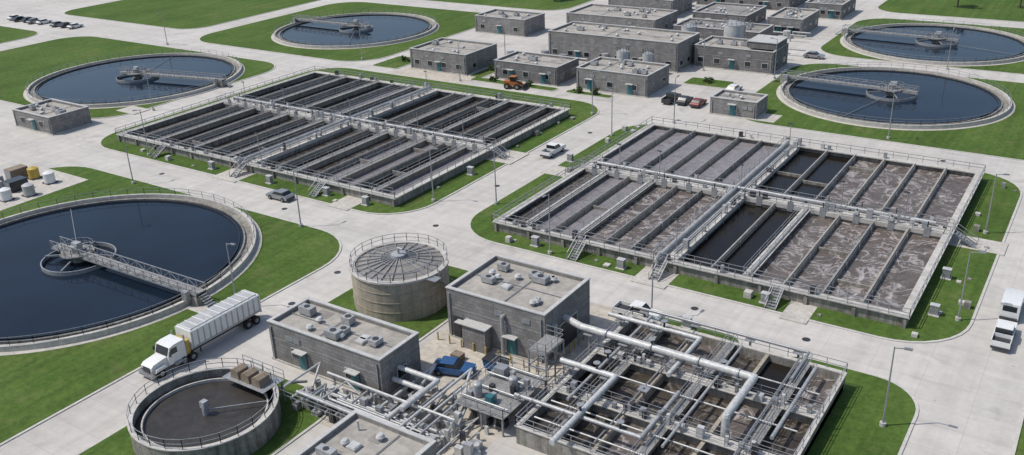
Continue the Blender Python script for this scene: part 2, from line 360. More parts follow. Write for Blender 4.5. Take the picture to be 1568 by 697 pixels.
# ------------------------------------------------------------------ clarifiers
def clarifier(cx,cy,r,ang,sk=2.6):
    k=G('clarifier_tank',cx,cy); W='concrete_light'
    k.ring('apron','path_concrete',cx,cy,r-.3,r+.7,.0,.16); k.ring('outer_wall',W,cx,cy,r-.45,r,.15,.85)
    k.ring('launder_floor','concrete_wall',cx,cy,r-1.5,r-.45,.05,.3); k.ring('weir_wall','concrete_wall',cx,cy,r-1.7,r-1.5,.05,.62)
    k.ring('scum_baffle','steel_dark',cx,cy,r-2.3,r-2.24,.2,.6)
    k.disc('water_surface','clarifier_water',cx,cy,r-1.6,.4)
    n=56
    pts=[(cx+(r-.2)*math.cos(2*math.pi*i/n),cy+(r-.2)*math.sin(2*math.pi*i/n),.85) for i in range(n+1)]
    k.rail('railings','galvanised',pts,sp=3,h=1.0,w=.045)
    k.ring('feedwell','galvanised',cx,cy,4.55,4.7,.1,.95,48)
    k.cyl('centre_column','concrete_wall',(cx,cy,0),(cx,cy,1.6),.9,16)
    k.cyl('drive_platform','deck_grey',(cx,cy,1.6),(cx,cy,1.75),2.2,16)
    k.cyl('drive_unit','pipe_grey',(cx,cy,1.75),(cx,cy,2.6),.7,12); k.box('drive_unit','pipe_grey',cx-.4,cx+.8,cy-.4,cy+.4,2.6,3.1)
    m=14; k.rail('platform_railing','galvanised',[(cx+2.1*math.cos(2*math.pi*i/m),cy+2.1*math.sin(2*math.pi*i/m),1.75) for i in range(m+1)],sp=2)
    for j in range(4):
        t=ang+.5+j*math.pi/2; k.beam('feedwell_supports','galvanised',(cx,cy,1.3),(cx+4.6*math.cos(t),cy+4.6*math.sin(t),1.0),.15,.25)
    c,s=math.cos(ang),math.sin(ang)
    def P(l,w,z): return (cx+l*c-w*s,cy+l*s+w*c,z)
    L0=-4.7; L1=r+1.2
    k.beam('bridge_deck','deck_grey',P(L0,0,1.62),P(L1,0,1.62),1.4,.14)
    for w in (-.75,.75):
        k.beam('bridge_truss','galvanised',P(L0,w,1.45),P(L1,w,1.45),.12,.22); k.beam('bridge_truss','galvanised',P(L0,w,2.6),P(L1,w,2.6),.09,.1)
        q=int((L1-L0)/1.6); st=(L1-L0)/q
        for i in range(q+1):
            k.beam('bridge_truss','galvanised',P(L0+i*st,w,1.45),P(L0+i*st,w,2.6),.07)
            if i<q:
                a,b=(1.5,2.55) if i%2 else (2.55,1.5); k.beam('bridge_truss','galvanised',P(L0+i*st,w,a),P(L0+(i+1)*st,w,b),.06)
    k.beam('bridge_pier','concrete_wall',P(r+.3,0,.65),P(r+1.3,0,.65),1.8,1.2)
    for i in range(6):
        k.beam('bridge_steps','galvanised',P(r+1.4+i*.3,-.6,1.35-i*.22),P(r+1.4+i*.3,.6,1.35-i*.22),.28,.06)
    t=ang+sk; k.beam('skimmer_arm','galvanised',(cx,cy,.7),(cx+(r-2.6)*math.cos(t),cy+(r-2.6)*math.sin(t),.5),.07)
    k.box('walkway_cabinet','galvanised',P(r,0,0)[0]-.4,P(r,0,0)[0]+.4,P(r,0,0)[1]-1.6,P(r,0,0)[1]-1.0,.85,2.1)
    k.done()
clarifier(-110.5,60,23,.02)
clarifier(-189.5,127,23.5,.2,1.9)
clarifier(-179,190.5,22.5,math.pi,2.2)
clarifier(-35.5,186.5,21,math.pi*.98,1.4)
clarifier(-36.5,236.5,21,math.pi*.98,2.9)
# ------------------------------------------------------------------ buildings
def building(name,x0,x1,y0,y1,h,roof='roof',wall='block_masonry',wins=0,doors=1,units=4,par=.45,band=True,sidewins=0,seed=0,bay=0):
    q=random.Random(seed+int(x0*13)); k=G(name,(x0+x1)/2,(y0+y1)/2)
    k.box('foundation','concrete_light',x0-.12,x1+.12,y0-.12,y1+.12,0,.25)
    k.box('walls',wall,x0,x1,y0,y1,.25,h)
    t=.35
    for a in ((x0,x1,y0,y0+t),(x0,x1,y1-t,y1),(x0,x0+t,y0+t,y1-t),(x1-t,x1,y0+t,y1-t)): k.box('parapet',wall,*a,h,h+par)
    e=.08
    for a in ((x0-e,x1+e,y0-e,y0+t),(x0-e,x1+e,y1-t,y1+e),(x0-e,x0+t,y0+t,y1-t),(x1-t,x1+e,y0+t,y1-t)): k.box('coping','coping',*a,h+par,h+par+.12)
    k.box('roof',roof,x0+t,x1-t,y0+t,y1-t,h-.02,h+.05)
    if band:
        k.box('band_course','deck_grey',x0-.03,x1+.03,y0-.03,y1+.03,h*.66,h*.66+.14)
    for i in range(wins):
        c=x0+(i+.5)*(x1-x0)/wins+q.uniform(-.3,.3)
        k.box('window_frames','coping',c-.75,c+.75,y0-.07,y0-.002,1.2,2.4); k.box('windows','glass_dark',c-.65,c+.65,y0-.1,y0-.06,1.3,2.3)
    for i in range(sidewins):
        c=y0+(i+.5)*(y1-y0)/sidewins
        k.box('window_frames','coping',x1+.002,x1+.07,c-.75,c+.75,1.2,2.4); k.box('windows','glass_dark',x1+.06,x1+.1,c-.65,c+.65,1.3,2.3)
    for i in range(doors):
        c=x0+(i+.5)*(x1-x0)/doors+q.uniform(-1,1)
        k.box('doors','paint_teal',c-.55,c+.55,y0-.12,y0-.05,.25,2.35); k.box('door_canopy','coping',c-.8,c+.8,y0-.9,y0-.11,2.48,2.58)
    if bay:
        c=(y0+y1)/2; k.box('roller_door','steel_dark',x1+.05,x1+.11,c-1.7,c+1.7,.25,3.2); k.box('roller_door_frame','coping',x1+.002,x1+.06,c-1.9,c+1.9,.25,3.4)
    for i in range(2):
        c=q.uniform(x0+1,x1-1); k.box('louvres','galvanised',c-.5,c+.5,y0-.08,y0-.04,h-1.1,h-.5)
    for xx in (x0+.4,x1-.4): k.box('downpipes','galvanised',xx-.06,xx+.06,y0-.16,y0-.045,.3,h)
    z=h+.05
    for i in range(units):
        x=q.uniform(x0+1.4,x1-1.4); y=q.uniform(y0+1.4,y1-1.4); ty=q.random()
        if ty<.25:
            a,b,c=q.uniform(.4,.9),q.uniform(.35,.7),q.uniform(.5,.9)
            k.box('rooftop_units','pipe_grey',x-a,x+a,y-b,y+b,z+.15,z+.15+c); k.box('unit_curb','steel_dark',x-a+.1,x+a-.1,y-b+.1,y+b-.1,z,z+.15)
            k.cyl('unit_fan','steel_dark',(x,y,z+.15+c),(x,y,z+.2+c),min(a,b)*.7,12)
        elif ty<.75:
            k.cyl('roof_vents','galvanised',(x,y,z),(x,y,z+.4),.25,12); k.cyl('roof_vents','pipe_white',(x,y,z+.4),(x,y,z+.65),.42,12,.25)
        elif ty<.9:
            k.box('skylights','coping',x-.5,x+.5,y-.5,y+.5,z,z+.3); k.box('skylights','pipe_white',x-.42,x+.42,y-.42,y+.42,z+.3,z+.36)
        else: k.cyl('roof_pipes','pipe_white',(x,y,z),(x,y,z+1),.1,8)
    for i in range(3):
        x=q.uniform(x0+2,x1-2); y=q.uniform(y0+1.5,y1-1.5); k.box('roof_patches','roof_dark' if roof=='roof' else 'roof',x-q.uniform(.5,1.2),x+.7,y-.5,y+q.uniform(.4,1),z,z+.012+i*.003)
    x=q.uniform(x0+2,x1-3); k.beam('roof_conduit','galvanised',(x,y0+.5,z+.12),(x,y1-.5,z+.12),.08); k.beam('roof_conduit','galvanised',(x0+.5,(y0+y1)/2,z+.1),(x1-.5,(y0+y1)/2,z+.1),.07)
    return k
F1=building('pump_house',-56,-43.5,69.5,79,5.5,units=15,doors=2,wins=0,sidewins=0,seed=3,bay=1)
F1.box('glazed_entry','glass_dark',-55.2,-53.9,69.38,69.44,.3,2.8)
F1.box('annex',  'block_masonry',-53.2,-50.2,68.2,69.38,0,2.9); F1.box('annex_roof','coping',-53.4,-50.0,68.0,69.38,2.9,3.0)
F1.pipe('wall_ducts','pipe_grey',[(-48.5,69.1,.3),(-48.5,69.1,4.6),(-48.5,69.6,4.6)],.22); F1.pipe('wall_ducts','pipe_grey',[(-43.1,71,.3),(-43.1,71,4.2),(-43.6,71,4.2)],.2)
F1.done()
building('blower_building',-69.5,-54,56,62,4.2,units=11,doors=2,wins=2,sidewins=1,seed=5,wall='block_masonry').done()
building('control_building',-51,-42,39,49.2,3.6,units=9,doors=1,wins=3,seed=9).done()
building('service_building',-137.5,-121.5,163.5,176,4.2,units=8,wins=4,doors=1,seed=1,sidewins=2).done()
building('service_building',-114.5,-98.5,164.5,174,3.6,units=7,wins=3,doors=2,seed=2,wall='block_masonry_dark',sidewins=2).done()
building('service_building',-94,-77.7,165,175.5,4.0,units=12,wins=3,doors=2,seed=4,sidewins=2).done()
building('process_building',-113.5,-80.5,186,198,6.0,units=14,wins=8,doors=2,seed=6,sidewins=3).done()
k=building('laboratory_building',-79.5,-61.5,193,203,4.4,units=7,wins=5,doors=1,seed=7,sidewins=2,wall='block_masonry_dark'); 
k.box('upper_storey','block_masonry_dark',-68,-61.6,195,202,4.9,6.3); k.box('upper_roof','coping',-68.15,-61.45,194.85,202.15,6.3,6.45); k.done()
building('electrical_building',-62.5,-53.5,160.5,166.5,2.8,units=3,wins=1,doors=1,seed=8).done()
building('pump_house',-180,-167.5,91.8,100.2,3.0,units=8,wins=2,doors=1,seed=11).done()
building('service_building',-147,-131,203,213,4.0,units=6,wins=3,seed=12).done()
for i,a in enumerate([(-126,-100,216,230,4),(-94,-72,214,224,3.6),(-126,-106,240,254,4.5),(-97,-82,233,248,3.4),(-76,-67,231,245,4),(-108,-80,262,279,5),(-125,-114,262,276,7),(-74,-64,256,270,3.6)]):
    building('workshop_building',*a,units=14,wins=5,doors=2,sidewins=3,seed=20+i,wall=['block_masonry','block_masonry_dark'][i%2],roof=['roof','roof_dark'][i%2]).done()
k=G('process_pipework',-95,180)
for i in range(110):
    x=R.uniform(-120,-64); y=R.choice([R.uniform(177,185),R.uniform(204,212),R.uniform(225.5,231),R.uniform(249.5,255)])
    if -77.5<x and y<185: continue
    if x>-64.5 or (-100>x and 215<y<231): continue
    t=R.random()
    if t<.35: k.cyl('vessels',R.choice(['pipe_white','pipe_grey']),(x,y,0),(x,y,R.uniform(1.2,3)),R.uniform(.4,1.0),14)
    elif t<.65: k.box('equipment_boxes',R.choice(['galvanised','deck_grey','pipe_white','steel_dark']),x-1,x+1,y-.6,y+.6,0,R.uniform(.8,2.2))
    else: k.pipe('pipes','pipe_grey',[(x,y,0),(x,y,1.6),(x+R.uniform(2,6),y,1.6)],.2)
k.done()
for x,y,r,h in ((-76,208,2.4,7),(-86.5,206,1.8,6),(-90,178.5,1.4,5.5),(-85,180.5,1.2,5)):
    k=G('storage_silo',x,y); k.cyl('shell','pipe_white',(x,y,0),(x,y,h),r,28); k.cyl('roof_cone','pipe_grey',(x,y,h),(x,y,h+r*.35),r*1.03,28,.3)
    n=12; k.rail('railing','galvanised',[(x+r*.95*math.cos(2*math.pi*i/n),y+r*.95*math.sin(2*math.pi*i/n),h+.05) for i in range(n+1)],sp=2); k.cyl('ladder','galvanised',(x+r+.2,y,0),(x+r+.2,y,h),.12,6); k.done()
# ------------------------------------------------------------------ round storage tank
cx,cy,r,h=-66,73.5,5.7,4.9
k=G('round_storage_tank',cx,cy)
k.cyl('shell','tank_concrete',(cx,cy,0),(cx,cy,h),r,64)
for z in (1.2,2.4,3.6): k.ring('shell_bands','tank_concrete',cx,cy,r-.05,r+.05,z,z+.1,64)
k.ring('top_ring','concrete_light',cx,cy,r-.5,r+.18,h,h+.22,64)
k.cyl('cover','roof_dark',(cx,cy,h+.02),(cx,cy,h+.75),r-.5,64,.9)
for i in range(24):
    t=2*math.pi*i/24; c,s=math.cos(t),math.sin(t)
    k.beam('cover_ribs','galvanised',(cx+.9*c,cy+.9*s,h+.82),(cx+(r-.45)*c,cy+(r-.45)*s,h+.16),.09,.12)
for rr,zz in ((2.2,.72),(3.8,.48)):
    n=48
    for i in range(n):
        a=2*math.pi*i/n;b=2*math.pi*(i+1)/n; k.beam('cover_ribs','galvanised',(cx+rr*math.cos(a),cy+rr*math.sin(a),h+zz),(cx+rr*math.cos(b),cy+rr*math.sin(b),h+zz),.07)
k.cyl('hatch','pipe_grey',(cx,cy,h+.7),(cx,cy,h+1.2),.9,20); k.pipe('vent','pipe_grey',[(cx,cy,h+1.2),(cx,cy,h+1.9),(cx+.7,cy,h+1.9)],.14)
n=24; k.rail('railing','galvanised',[(cx+(r)*math.cos(2*math.pi*i/n),cy+(r)*math.sin(2*math.pi*i/n),h+.22) for i in range(n+1)],sp=2,w=.05)
k.beam('stairs','galvanised',(cx+r+.5,cy-1,h),(cx+r+.5,cy+4,.2),.8,.15); k.box('landing','galvanised',cx+r-.3,cx+r+1.2,cy-2,cy-.8,h,h+.1)
k.rail('railing','galvanised',[(cx+r+1,cy-1,h),(cx+r+1,cy+4,.2)],sp=1.2)
k.done()
# ------------------------------------------------------------------ small open thickener tank
cx,cy,r,h=-65.6,44.0,6.8,2.5
k=G('thickener_tank',cx,cy)
k.ring('wall','concrete_wall',cx,cy,r-.35,r,0,h,72); k.ring('wall_top','concrete_light',cx,cy,r-.4,r+.08,h,h+.1,72)
k.ring('launder','concrete_light',cx,cy,r-1.15,r-1.0,1.2,1.9,72); k.disc('water_surface','thickener_water',cx,cy,r-.36,1.6,72)
k.cyl('centre_drive','pipe_grey',(cx,cy,0),(cx,cy,2.4),.3,12); k.box('centre_drive','pipe_grey',cx-.3,cx+.3,cy-.3,cy+.3,2.4,3.1)
n=26; k.rail('railing','galvanised',[(cx+(r-.1)*math.cos(2*math.pi*i/n),cy+(r-.1)*math.sin(2*math.pi*i/n),h+.1) for i in range(n+1)],sp=2,w=.05)
k.beam('scraper_arm','galvanised',(cx,cy,2.1),(cx+4,cy+4,2.1),.1)
for i in range(3):
    x=-67.2+i*1.5; k.profile('weir_hoods','rust_tan',[(x,2.65),(x+1.2,2.65),(x+1.1,3.5),(x+.6,3.75),(x+.1,3.5)],48.6,50.0)
k.box('platform','galvanised',-68.0,-62.2,48.2,51.0,2.6,2.65); 
for x in (-67.8,-62.4): k.box('platform_legs','galvanised',x-.08,x+.08,50.7,50.9,0,2.6)
k.rail('railing','galvanised',[(-68.0,51,2.65),(-62.2,51,2.65)],sp=1.5)
k.done()
# ------------------------------------------------------------------ foreground process complex
x0,x1,y0,y1,T=-39,-16,57,80.5,1.9
k=G('filter_basin',(x0+x1)/2,(y0+y1)/2)
W='concrete_wall'
k.box('walls',W,x0,x1,y1-.4,y1,0,T); k.box('walls',W,x0,x1,y0,y0+.4,0,T); k.box('walls',W,x0,x0+.4,y0+.4,y1-.4,0,T); k.box('walls',W,x1-.4,x1,y0+.4,y1-.4,0,T)
e=.1
for a in ((x0-e,x1+e,y1-.4,y1+e),(x0-e,x1+e,y0-e,y0+.4),(x0-e,x0+.4,y0+.4,y1-.4),(x1-.4,x1+e,y0+.4,y1-.4)): k.box('wall_coping','concrete_light',*a,T,T+.1)
for i in range(1,6):
    xx=x0+i*(x1-x0)/6
    k.box('divider_walls','tank_concrete',xx-.18,xx+.18,y0+.4,y1-.4,0,T-.05)
    if i%2: 
        k.box('walkway','deck_grey',xx-.5,xx+.5,y0+.41,y1-.41,T,T+.09)
        for s in (-.45,.45): k.rail('railings','galvanised',[(xx+s,y0,T+.1),(xx+s,y1,T+.1)],sp=2,w=.045)
for yy in (64,72):
    k.box('cross_walls',W,x0+.4,x1-.4,yy-.2,yy+.2,0,T-.1); k.box('walkway','concrete_light',x0+.4,x1-.4,yy-.6,yy+.6,T+.11,T+.2)
    for s in (-.55,.55): k.rail('railings','galvanised',[(x0,yy+s,T+.2),(x1,yy+s,T+.2)],sp=2,w=.045)
for i in range(6):
    for j,(a,b) in enumerate(((57.4,64),(64,72),(72,80.1))):
        w=(x1-x0)/6; k.box('water_cells',R.choice(['basin_water_brown','basin_water_brown','basin_water_dark','basin_foam_brown']),x0+i*w,x0+(i+1)*w,a,b,.1,R.uniform(.9,1.1))
k.rail('railings','galvanised',[(x0,y0,T+.1),(x1,y0,T+.1),(x1,y1,T+.1),(x0,y1,T+.1),(x0,y0,T+.1)],sp=2,w=.055)
for i in range(44):
    x=R.uniform(x0+1,x1-1); y=R.choice([64,72])+R.uniform(-.3,.3); q=R.uniform(.12,.32)
    k.box('control_cabinets',R.choice(['galvanised','steel_dark','pipe_white']),x-q,x+q,y-q,y+q,T+.2,T+.2+R.uniform(.4,1.2))
k.done()
k=G('overhead_pipeline',-30,72)
def supports(pts,z0=0):
    for x,y,z in pts:
        k.box('pipe_supports','galvanised',x-.1,x+.1,y-.1,y+.1,z0,z); k.box('pipe_supports','galvanised',x-.5,x+.5,y-.5,y+.5,z-.08,z)
PW='pipe_white'
k.pipe('main_pipe',PW,[(-43.4,73.4,3.9),(-41,72.6,3.9),(-22.5,72.6,3.7),(-22.5,65.5,3.7),(-22.5,65.5,1)],.38,20)
k.pipe('main_pipe',PW,[(-40.5,77.8,3.0),(-30,77.8,3.0),(-30,70,3.0)],.24,16)
k.pipe('main_pipe',PW,[(-40,66.8,3.3),(-34,66.8,3.3),(-34,55,3.3)],.28,18)
k.pipe('main_pipe','pipe_grey',[(-41,60,2.9),(-28,60,2.9),(-28,68,2.9)],.2,14)
k.pipe('main_pipe','pipe_grey',[(-36.5,80,2.7),(-36.5,62,2.7)],.16,14)
k.pipe('main_pipe','pipe_grey',[(-26,79,2.7),(-26,60,2.7)],.14,14)
k.pipe('main_pipe','pipe_grey',[(-18.5,79,2.6),(-18.5,66,2.6)],.18,14)
k.pipe('main_pipe','pipe_grey',[(-39,81.6,2.4),(-20,81.6,2.4),(-20,76,2.4)],.16,14)
for y in (58.6,61.6,68.4,75): k.pipe('branch_pipe','pipe_grey',[(-38,y,2.3),(-17,y,2.3)],.09,10)
for x in (-31.5,-20.5): k.pipe('branch_pipe','galvanised',[(x,58,2.35),(x,80,2.35)],.08,10)
for x in range(-40,-22,4): supports([(x,72.6,3.4)])
for x in range(-39,-30,4): supports([(x,77.8,2.75),(x,66.8,3.0)])
for x in (-38,-32,-26,-21): supports([(x,81.6,2.2)])
for x,y,z in [(-38,72.6,3.9),(-33,72.6,3.85),(-28,72.6,3.8),(-24,72.6,3.7)]:
    k.cyl('flanges','galvanised',(x-.08,y,z),(x+.08,y,z),.50,18)
for x,y,z in [(-36,66.8,3.3),(-34,60,3.3),(-34,77.8,3.0),(-30,60,2.9),(-36.5,70,2.7),(-26,74,2.7),(-33,72.6,3.8)]:
    k.cyl('valves','steel_dark',(x,y,z+.2),(x,y,z+.9),.12,8); k.cyl('valve_wheels','galvanised',(x,y,z+.9),(x,y,z+.96),.35,14)
k.done()
k=G('pipe_gallery',-53,54)
for i in range(18):
    x=-63+i*1.15+R.uniform(-.3,.3); z=R.uniform(.8,2.4); rr=R.uniform(.07,.18)
    k.pipe('pipes',R.choice(['pipe_white','pipe_grey','pipe_grey','galvanised']),[(x,R.uniform(45.5,48) if x<-61 and x>-58 else 50.3,z),(x,R.uniform(52,55.5) if x<-53 else R.uniform(55,64),z),(x+R.uniform(.6,2),R.uniform(51,54.5) if x<-53 else R.uniform(54,60),z*.6)],rr,12)
for i in range(10):
    y=50.6+i*.52; z=R.uniform(.7,2.3); k.pipe('pipes',R.choice(['pipe_white','pipe_grey','galvanised']),[(-61+R.uniform(0,5),y,z),(-46+R.uniform(-4,3),y,z),(-46+R.uniform(-4,3),y,.1)],R.uniform(.07,.21),12)
for i in range(120):
    x=R.uniform(-61,-41); y=R.uniform(50.3,55.4) if x<-53 else R.uniform(50.5,60)
    q=R.uniform(.15,.5); h=R.uniform(.4,1.9)
    if R.random()<.55: k.box('equipment_boxes',R.choice(['galvanised','pipe_white','deck_grey','steel_dark','pipe_grey','paint_dark']),x-q,x+q,y-q*.7,y+q*.7,0,h)
    else: k.cyl('vessels',R.choice(['pipe_white','pipe_grey','galvanised']),(x,y,0),(x,y,h),q*.7,14)
k.box('platform','deck_grey',-46,-40.4,57,65,2.0,2.08)
for x in (-45.8,-43,-40.6):
    for y in (57.2,61,64.8): k.box('platform_legs','galvanised',x-.08,x+.08,y-.08,y+.08,0,2.0)
k.rail('platform_railing','galvanised',[(-46,57,2.08),(-40.4,57,2.08),(-40.4,65,2.08),(-46,65,2.08),(-46,57,2.08)],sp=1.4)
k.rail('platform_railing','galvanised',[(-62,50,1.2),(-52,50,1.2)],sp=1.6,h=1)
for x,y in [(-44.6,59),(-42.2,61.5)]:
    k.cyl('vessels','pipe_grey',(x,y,2.08),(x,y,3.4),.45,16); k.ball('vessels','pipe_grey',(x,y,3.4),.45,16,.5)
k.box('equipment_boxes','galvanised',-45.2,-44,62.6,63.6,2.08,3.1); k.box('equipment_boxes','paint_teal',-43.2,-42.5,58.2,58.9,2.08,3.0)
for i in range(14):
    x=R.uniform(-45.6,-40.8); y=R.uniform(57.4,64.6); q=R.uniform(.1,.3); k.box('equipment_boxes',R.choice(['galvanised','steel_dark','pipe_grey']),x-q,x+q,y-q,y+q,2.08,2.08+R.uniform(.3,1.1))
for y in (58,60.2,62.4,64.2): k.pipe('pipes','pipe_grey',[(-45.9,y,2.5),(-40.5,y,2.5)],.1,10)
k.pipe('pipes','pipe_white',[(-53.9,58.5,2.6),(-49,58.5,2.6),(-49,53,2.6)],.26,14); k.pipe('pipes','pipe_white',[(-53.9,57.5,1.8),(-50,57.5,1.8),(-50,52,1.8)],.26,14)
k.done()
k=G('pipe_rack',-43,67)
for x in (-43,-41):
    for y in (65.6,67.3,69): k.beam('columns','galvanised',(x,y,0),(x,y,4.2),.13)
for z in (2.4,4.1):
    for x in (-43,-41): k.beam('beams','galvanised',(x,65.6,z),(x,69,z),.13)
    for y in (65.6,67.3,69): k.beam('beams','galvanised',(-43,y,z),(-41,y,z),.13)
k.box('deck','deck_grey',-43,-41,65.6,69,4.18,4.24); k.rail('railing','galvanised',[(-43,65.6,4.24),(-41,65.6,4.24),(-41,69,4.24),(-43,69,4.24)],sp=1.3)
k.done()
# ------------------------------------------------------------------ vehicles
def wheel(k,x,y,r,w,s):
    k.cyl('wheels','rubber',(x,y-w/2,r),(x,y+w/2,r),r,18); k.cyl('hubs','paint_silver',(x,y+s*(w/2-.02),r),(x,y+s*(w/2+.02),r),r*.5,12)
def car(x,y,rot,paint,kind='car',z=.012,name=None):
    k=G(name or {'car':'parked_car','pickup':'pickup_truck','van':'white_van'}[kind],x,y,z,rot,True)
    if kind=='car':
        k.profile('body',paint,[(-2.2,.35),(2.2,.35),(2.25,.7),(2.1,.85),(1.1,.98),(-2.0,1.0),(-2.25,.8)],-.9,.9)
        k.profile('windows','glass_dark',[(-1.75,.95),(1.05,.95),(.3,1.42),(-1.3,1.42)],-.78,.78); k.box('roof',paint,-1.25,.28,-.74,.74,1.41,1.47); L=1.35
    elif kind=='pickup':
        k.profile('body',paint,[(-2.7,.5),(2.7,.5),(2.75,.95),(2.6,1.1),(1.3,1.2),(-.9,1.2),(-.9,.75),(-2.7,.75)],-.95,.95)
        for s in (-.92,.85): k.box('bed_sides',paint,-2.7,-.9,s,s+.07,.75,1.2)
        k.box('tailgate',paint,-2.75,-2.68,-.92,.92,.55,1.2); k.box('bed_floor','steel_dark',-2.66,-.92,-.84,.84,.75,.78)
        k.profile('windows','glass_dark',[(-.85,1.2),(1.2,1.2),(.6,1.75),(-.75,1.75)],-.82,.82); k.box('roof',paint,-.75,.58,-.8,.8,1.74,1.82); L=1.7
    else:
        k.profile('body',paint,[(-2.6,.4),(2.6,.4),(2.65,.95),(2.3,1.2),(1.7,2.1),(1.5,2.2),(-2.6,2.2)],-.97,.97)
        k.profile('windows','glass_dark',[(.9,1.25),(2.27,1.22),(1.72,2.0),(.9,2.0)],-.985,.985); k.box('rear_windows','glass_dark',-2.62,-2.59,-.7,.7,1.3,1.95); L=1.65
    k.box('bumpers','steel_dark',-2.35 if kind=='car' else -2.85,-2.2 if kind=='car' else -2.6,-.85,.85,.35,.6)
    for lx in (-L,L):
        for s in (-1,1): wheel(k,lx,s*.86,.36,.24,s)
    for s in (-.7,.7): k.box('headlights','paint_white',2.2 if kind=='car' else 2.66,2.27 if kind=='car' else 2.77,s-.18,s+.18,.62,.8); 
    k.done()
car(-77,127,math.pi/2,'paint_white','pickup'); car(-4.4,105,math.pi/2,'paint_white','van'); car(-4.3,98,math.pi/2,'paint_white','pickup')
car(-103.5,89.6,math.pi,'paint_silver','car'); car(-66.5,164.5,math.pi/2,'paint_red'); car(-69.5,165,math.pi/2,'paint_dark'); car(-72.3,164.8,math.pi/2,'paint_dark','pickup')
car(-39.5,83,.0,'paint_white','pickup',.14); car(-51,63.6,.3,'paint_blue')
car(-141,177,0,'paint_red'); car(-141,181,.0,'paint_dark'); car(-64,177,1.5,'paint_white'); car(-58,211.5,.0,'paint_silver')
for i in range(9):
    if i!=3: car(-262-i*4,158+R.uniform(-.6,.6),math.pi/2+R.uniform(-.05,.05),R.choice(['paint_white','paint_dark','paint_silver','paint_dark']))
def loader(x,y,rot):
    k=G('wheel_loader',x,y,.012,rot,True)
    k.profile('body','paint_orange',[(-2,.7),(.6,.7),(.8,1.3),(.2,1.6),(-2,1.7)],-.8,.8); k.box('cab','glass_dark',-.6,.5,-.6,.6,1.6,2.6); k.box('cab_roof','paint_orange',-.75,.65,-.7,.7,2.6,2.7)
    for s in (-.6,.6): k.beam('lift_arms','paint_orange',(.6,s,1.5),(2.4,s,.7),.15,.25)
    k.profile('bucket','steel_dark',[(2.3,.2),(3.2,.15),(2.6,.5),(2.5,1.1),(2.3,1.1)],-1.2,1.2)
    for lx in (-1.2,1.1):
        for s in (-1,1): wheel(k,lx,s*.9,.65,.45,s)
    k.done()
loader(-106,159.2,.2)
def lorry(x,y,rot):
    k=G('semi_trailer_truck',x,y,.012,rot,True)
    k.profile('hood','paint_white',[(4.6,.8),(7.2,.75),(7.3,1.5),(7.0,1.75),(5.2,1.95),(4.6,1.95)],-.85,.85)
    k.box('grille','steel_dark',7.29,7.34,-.5,.5,.85,1.5); k.box('bumper','paint_silver',7.2,7.55,-1.15,1.15,.45,.8)
    k.profile('cab','paint_white',[(3.1,.9),(5.3,.9),(5.3,1.95),(4.95,2.85),(4.4,3.0),(3.1,3.0)],-1.1,1.1)
    k.profile('windscreen','glass_dark',[(5.27,2.0),(5.33,2.0),(5.02,2.8),(4.95,2.8)],-.95,.95)
    for s in (-1,1): k.profile('side_windows','glass_dark',[(4.1,2.0),(5.1,2.0),(4.85,2.65),(4.1,2.65)],s*1.105-.01,s*1.105+.01)
    for s in (-1,1):
        k.profile('fenders','paint_white',[(5.6,1.0),(7.1,.9),(6.9,1.25),(5.8,1.3)],s*.95-.22,s*.95+.22)
        k.cyl('exhausts','paint_silver',(3.0,s*.95,.9),(3.0,s*.95,3.4),.1,8); k.cyl('fuel_tanks','paint_silver',(3.3,s*.95,.75),(4.7,s*.95,.75),.33,14)
        k.box('mirrors','paint_dark',5.1,5.25,s*1.35-.1,s*1.35+.1,2.0,2.5)
    k.box('frame','steel_dark',-7.0,7.0,-.45,.45,.65,.9)
    k.box('sleeper_equipment','paint_yellow',2.45,2.95,-1.0,1.0,.95,2.6)
    prof=[(-1.25,1.6),(-.9,1.15),(.9,1.15),(1.25,1.6),(1.28,3.45),(1.15,3.55),(-1.15,3.55),(-1.28,3.45)]
    n=len(prof); V=[(-7.4,a,b) for a,b in prof]+[(2.3,a,b) for a,b in prof]
    k.add('trailer_body','paint_white',V,[(i,(i+1)%n,n+(i+1)%n,n+i) for i in range(n)]+[tuple(range(n)),tuple(range(2*n-1,n-1,-1))])
    for i in range(13):
        xx=-7.2+i*.78
        for s in (-1,1): k.box('trailer_ribs','trailer_grey',xx-.06,xx+.06,s*1.29-.04,s*1.29+.04,1.6,3.45)
    k.box('tarp','trailer_grey',-7.2,2.1,-1.05,1.05,3.55,3.64)
    for i in range(10): k.box('tarp_bows','paint_white',-7+i*1.0,-6.9+i*1.0,-1.1,1.1,3.64,3.68)
    for s in (-1,1): k.box('side_rail','trailer_grey',-7.4,2.3,s*1.27-.05,s*1.27+.05,1.45,1.6)
    k.box('tailgate','trailer_grey',-7.5,-7.4,-1.2,1.2,1.2,3.4)
    for lx in (-6.6,-5.4,2.4,3.5): 
        for s in (-1,1): wheel(k,lx,s*.98,.52,.5,s)
    for s in (-1,1): wheel(k,6.35,s*1.0,.52,.3,s)
    for s in (-.6,.6): k.box('landing_legs','steel_dark',.9,1.0,s-.06,s+.06,.2,1.2); k.box('headlights','paint_silver',7.25,7.36,s*1.35-.15,s*1.35+.15,.95,1.2)
    k.done()
lorry(-78.0,53.8,-math.pi/2)
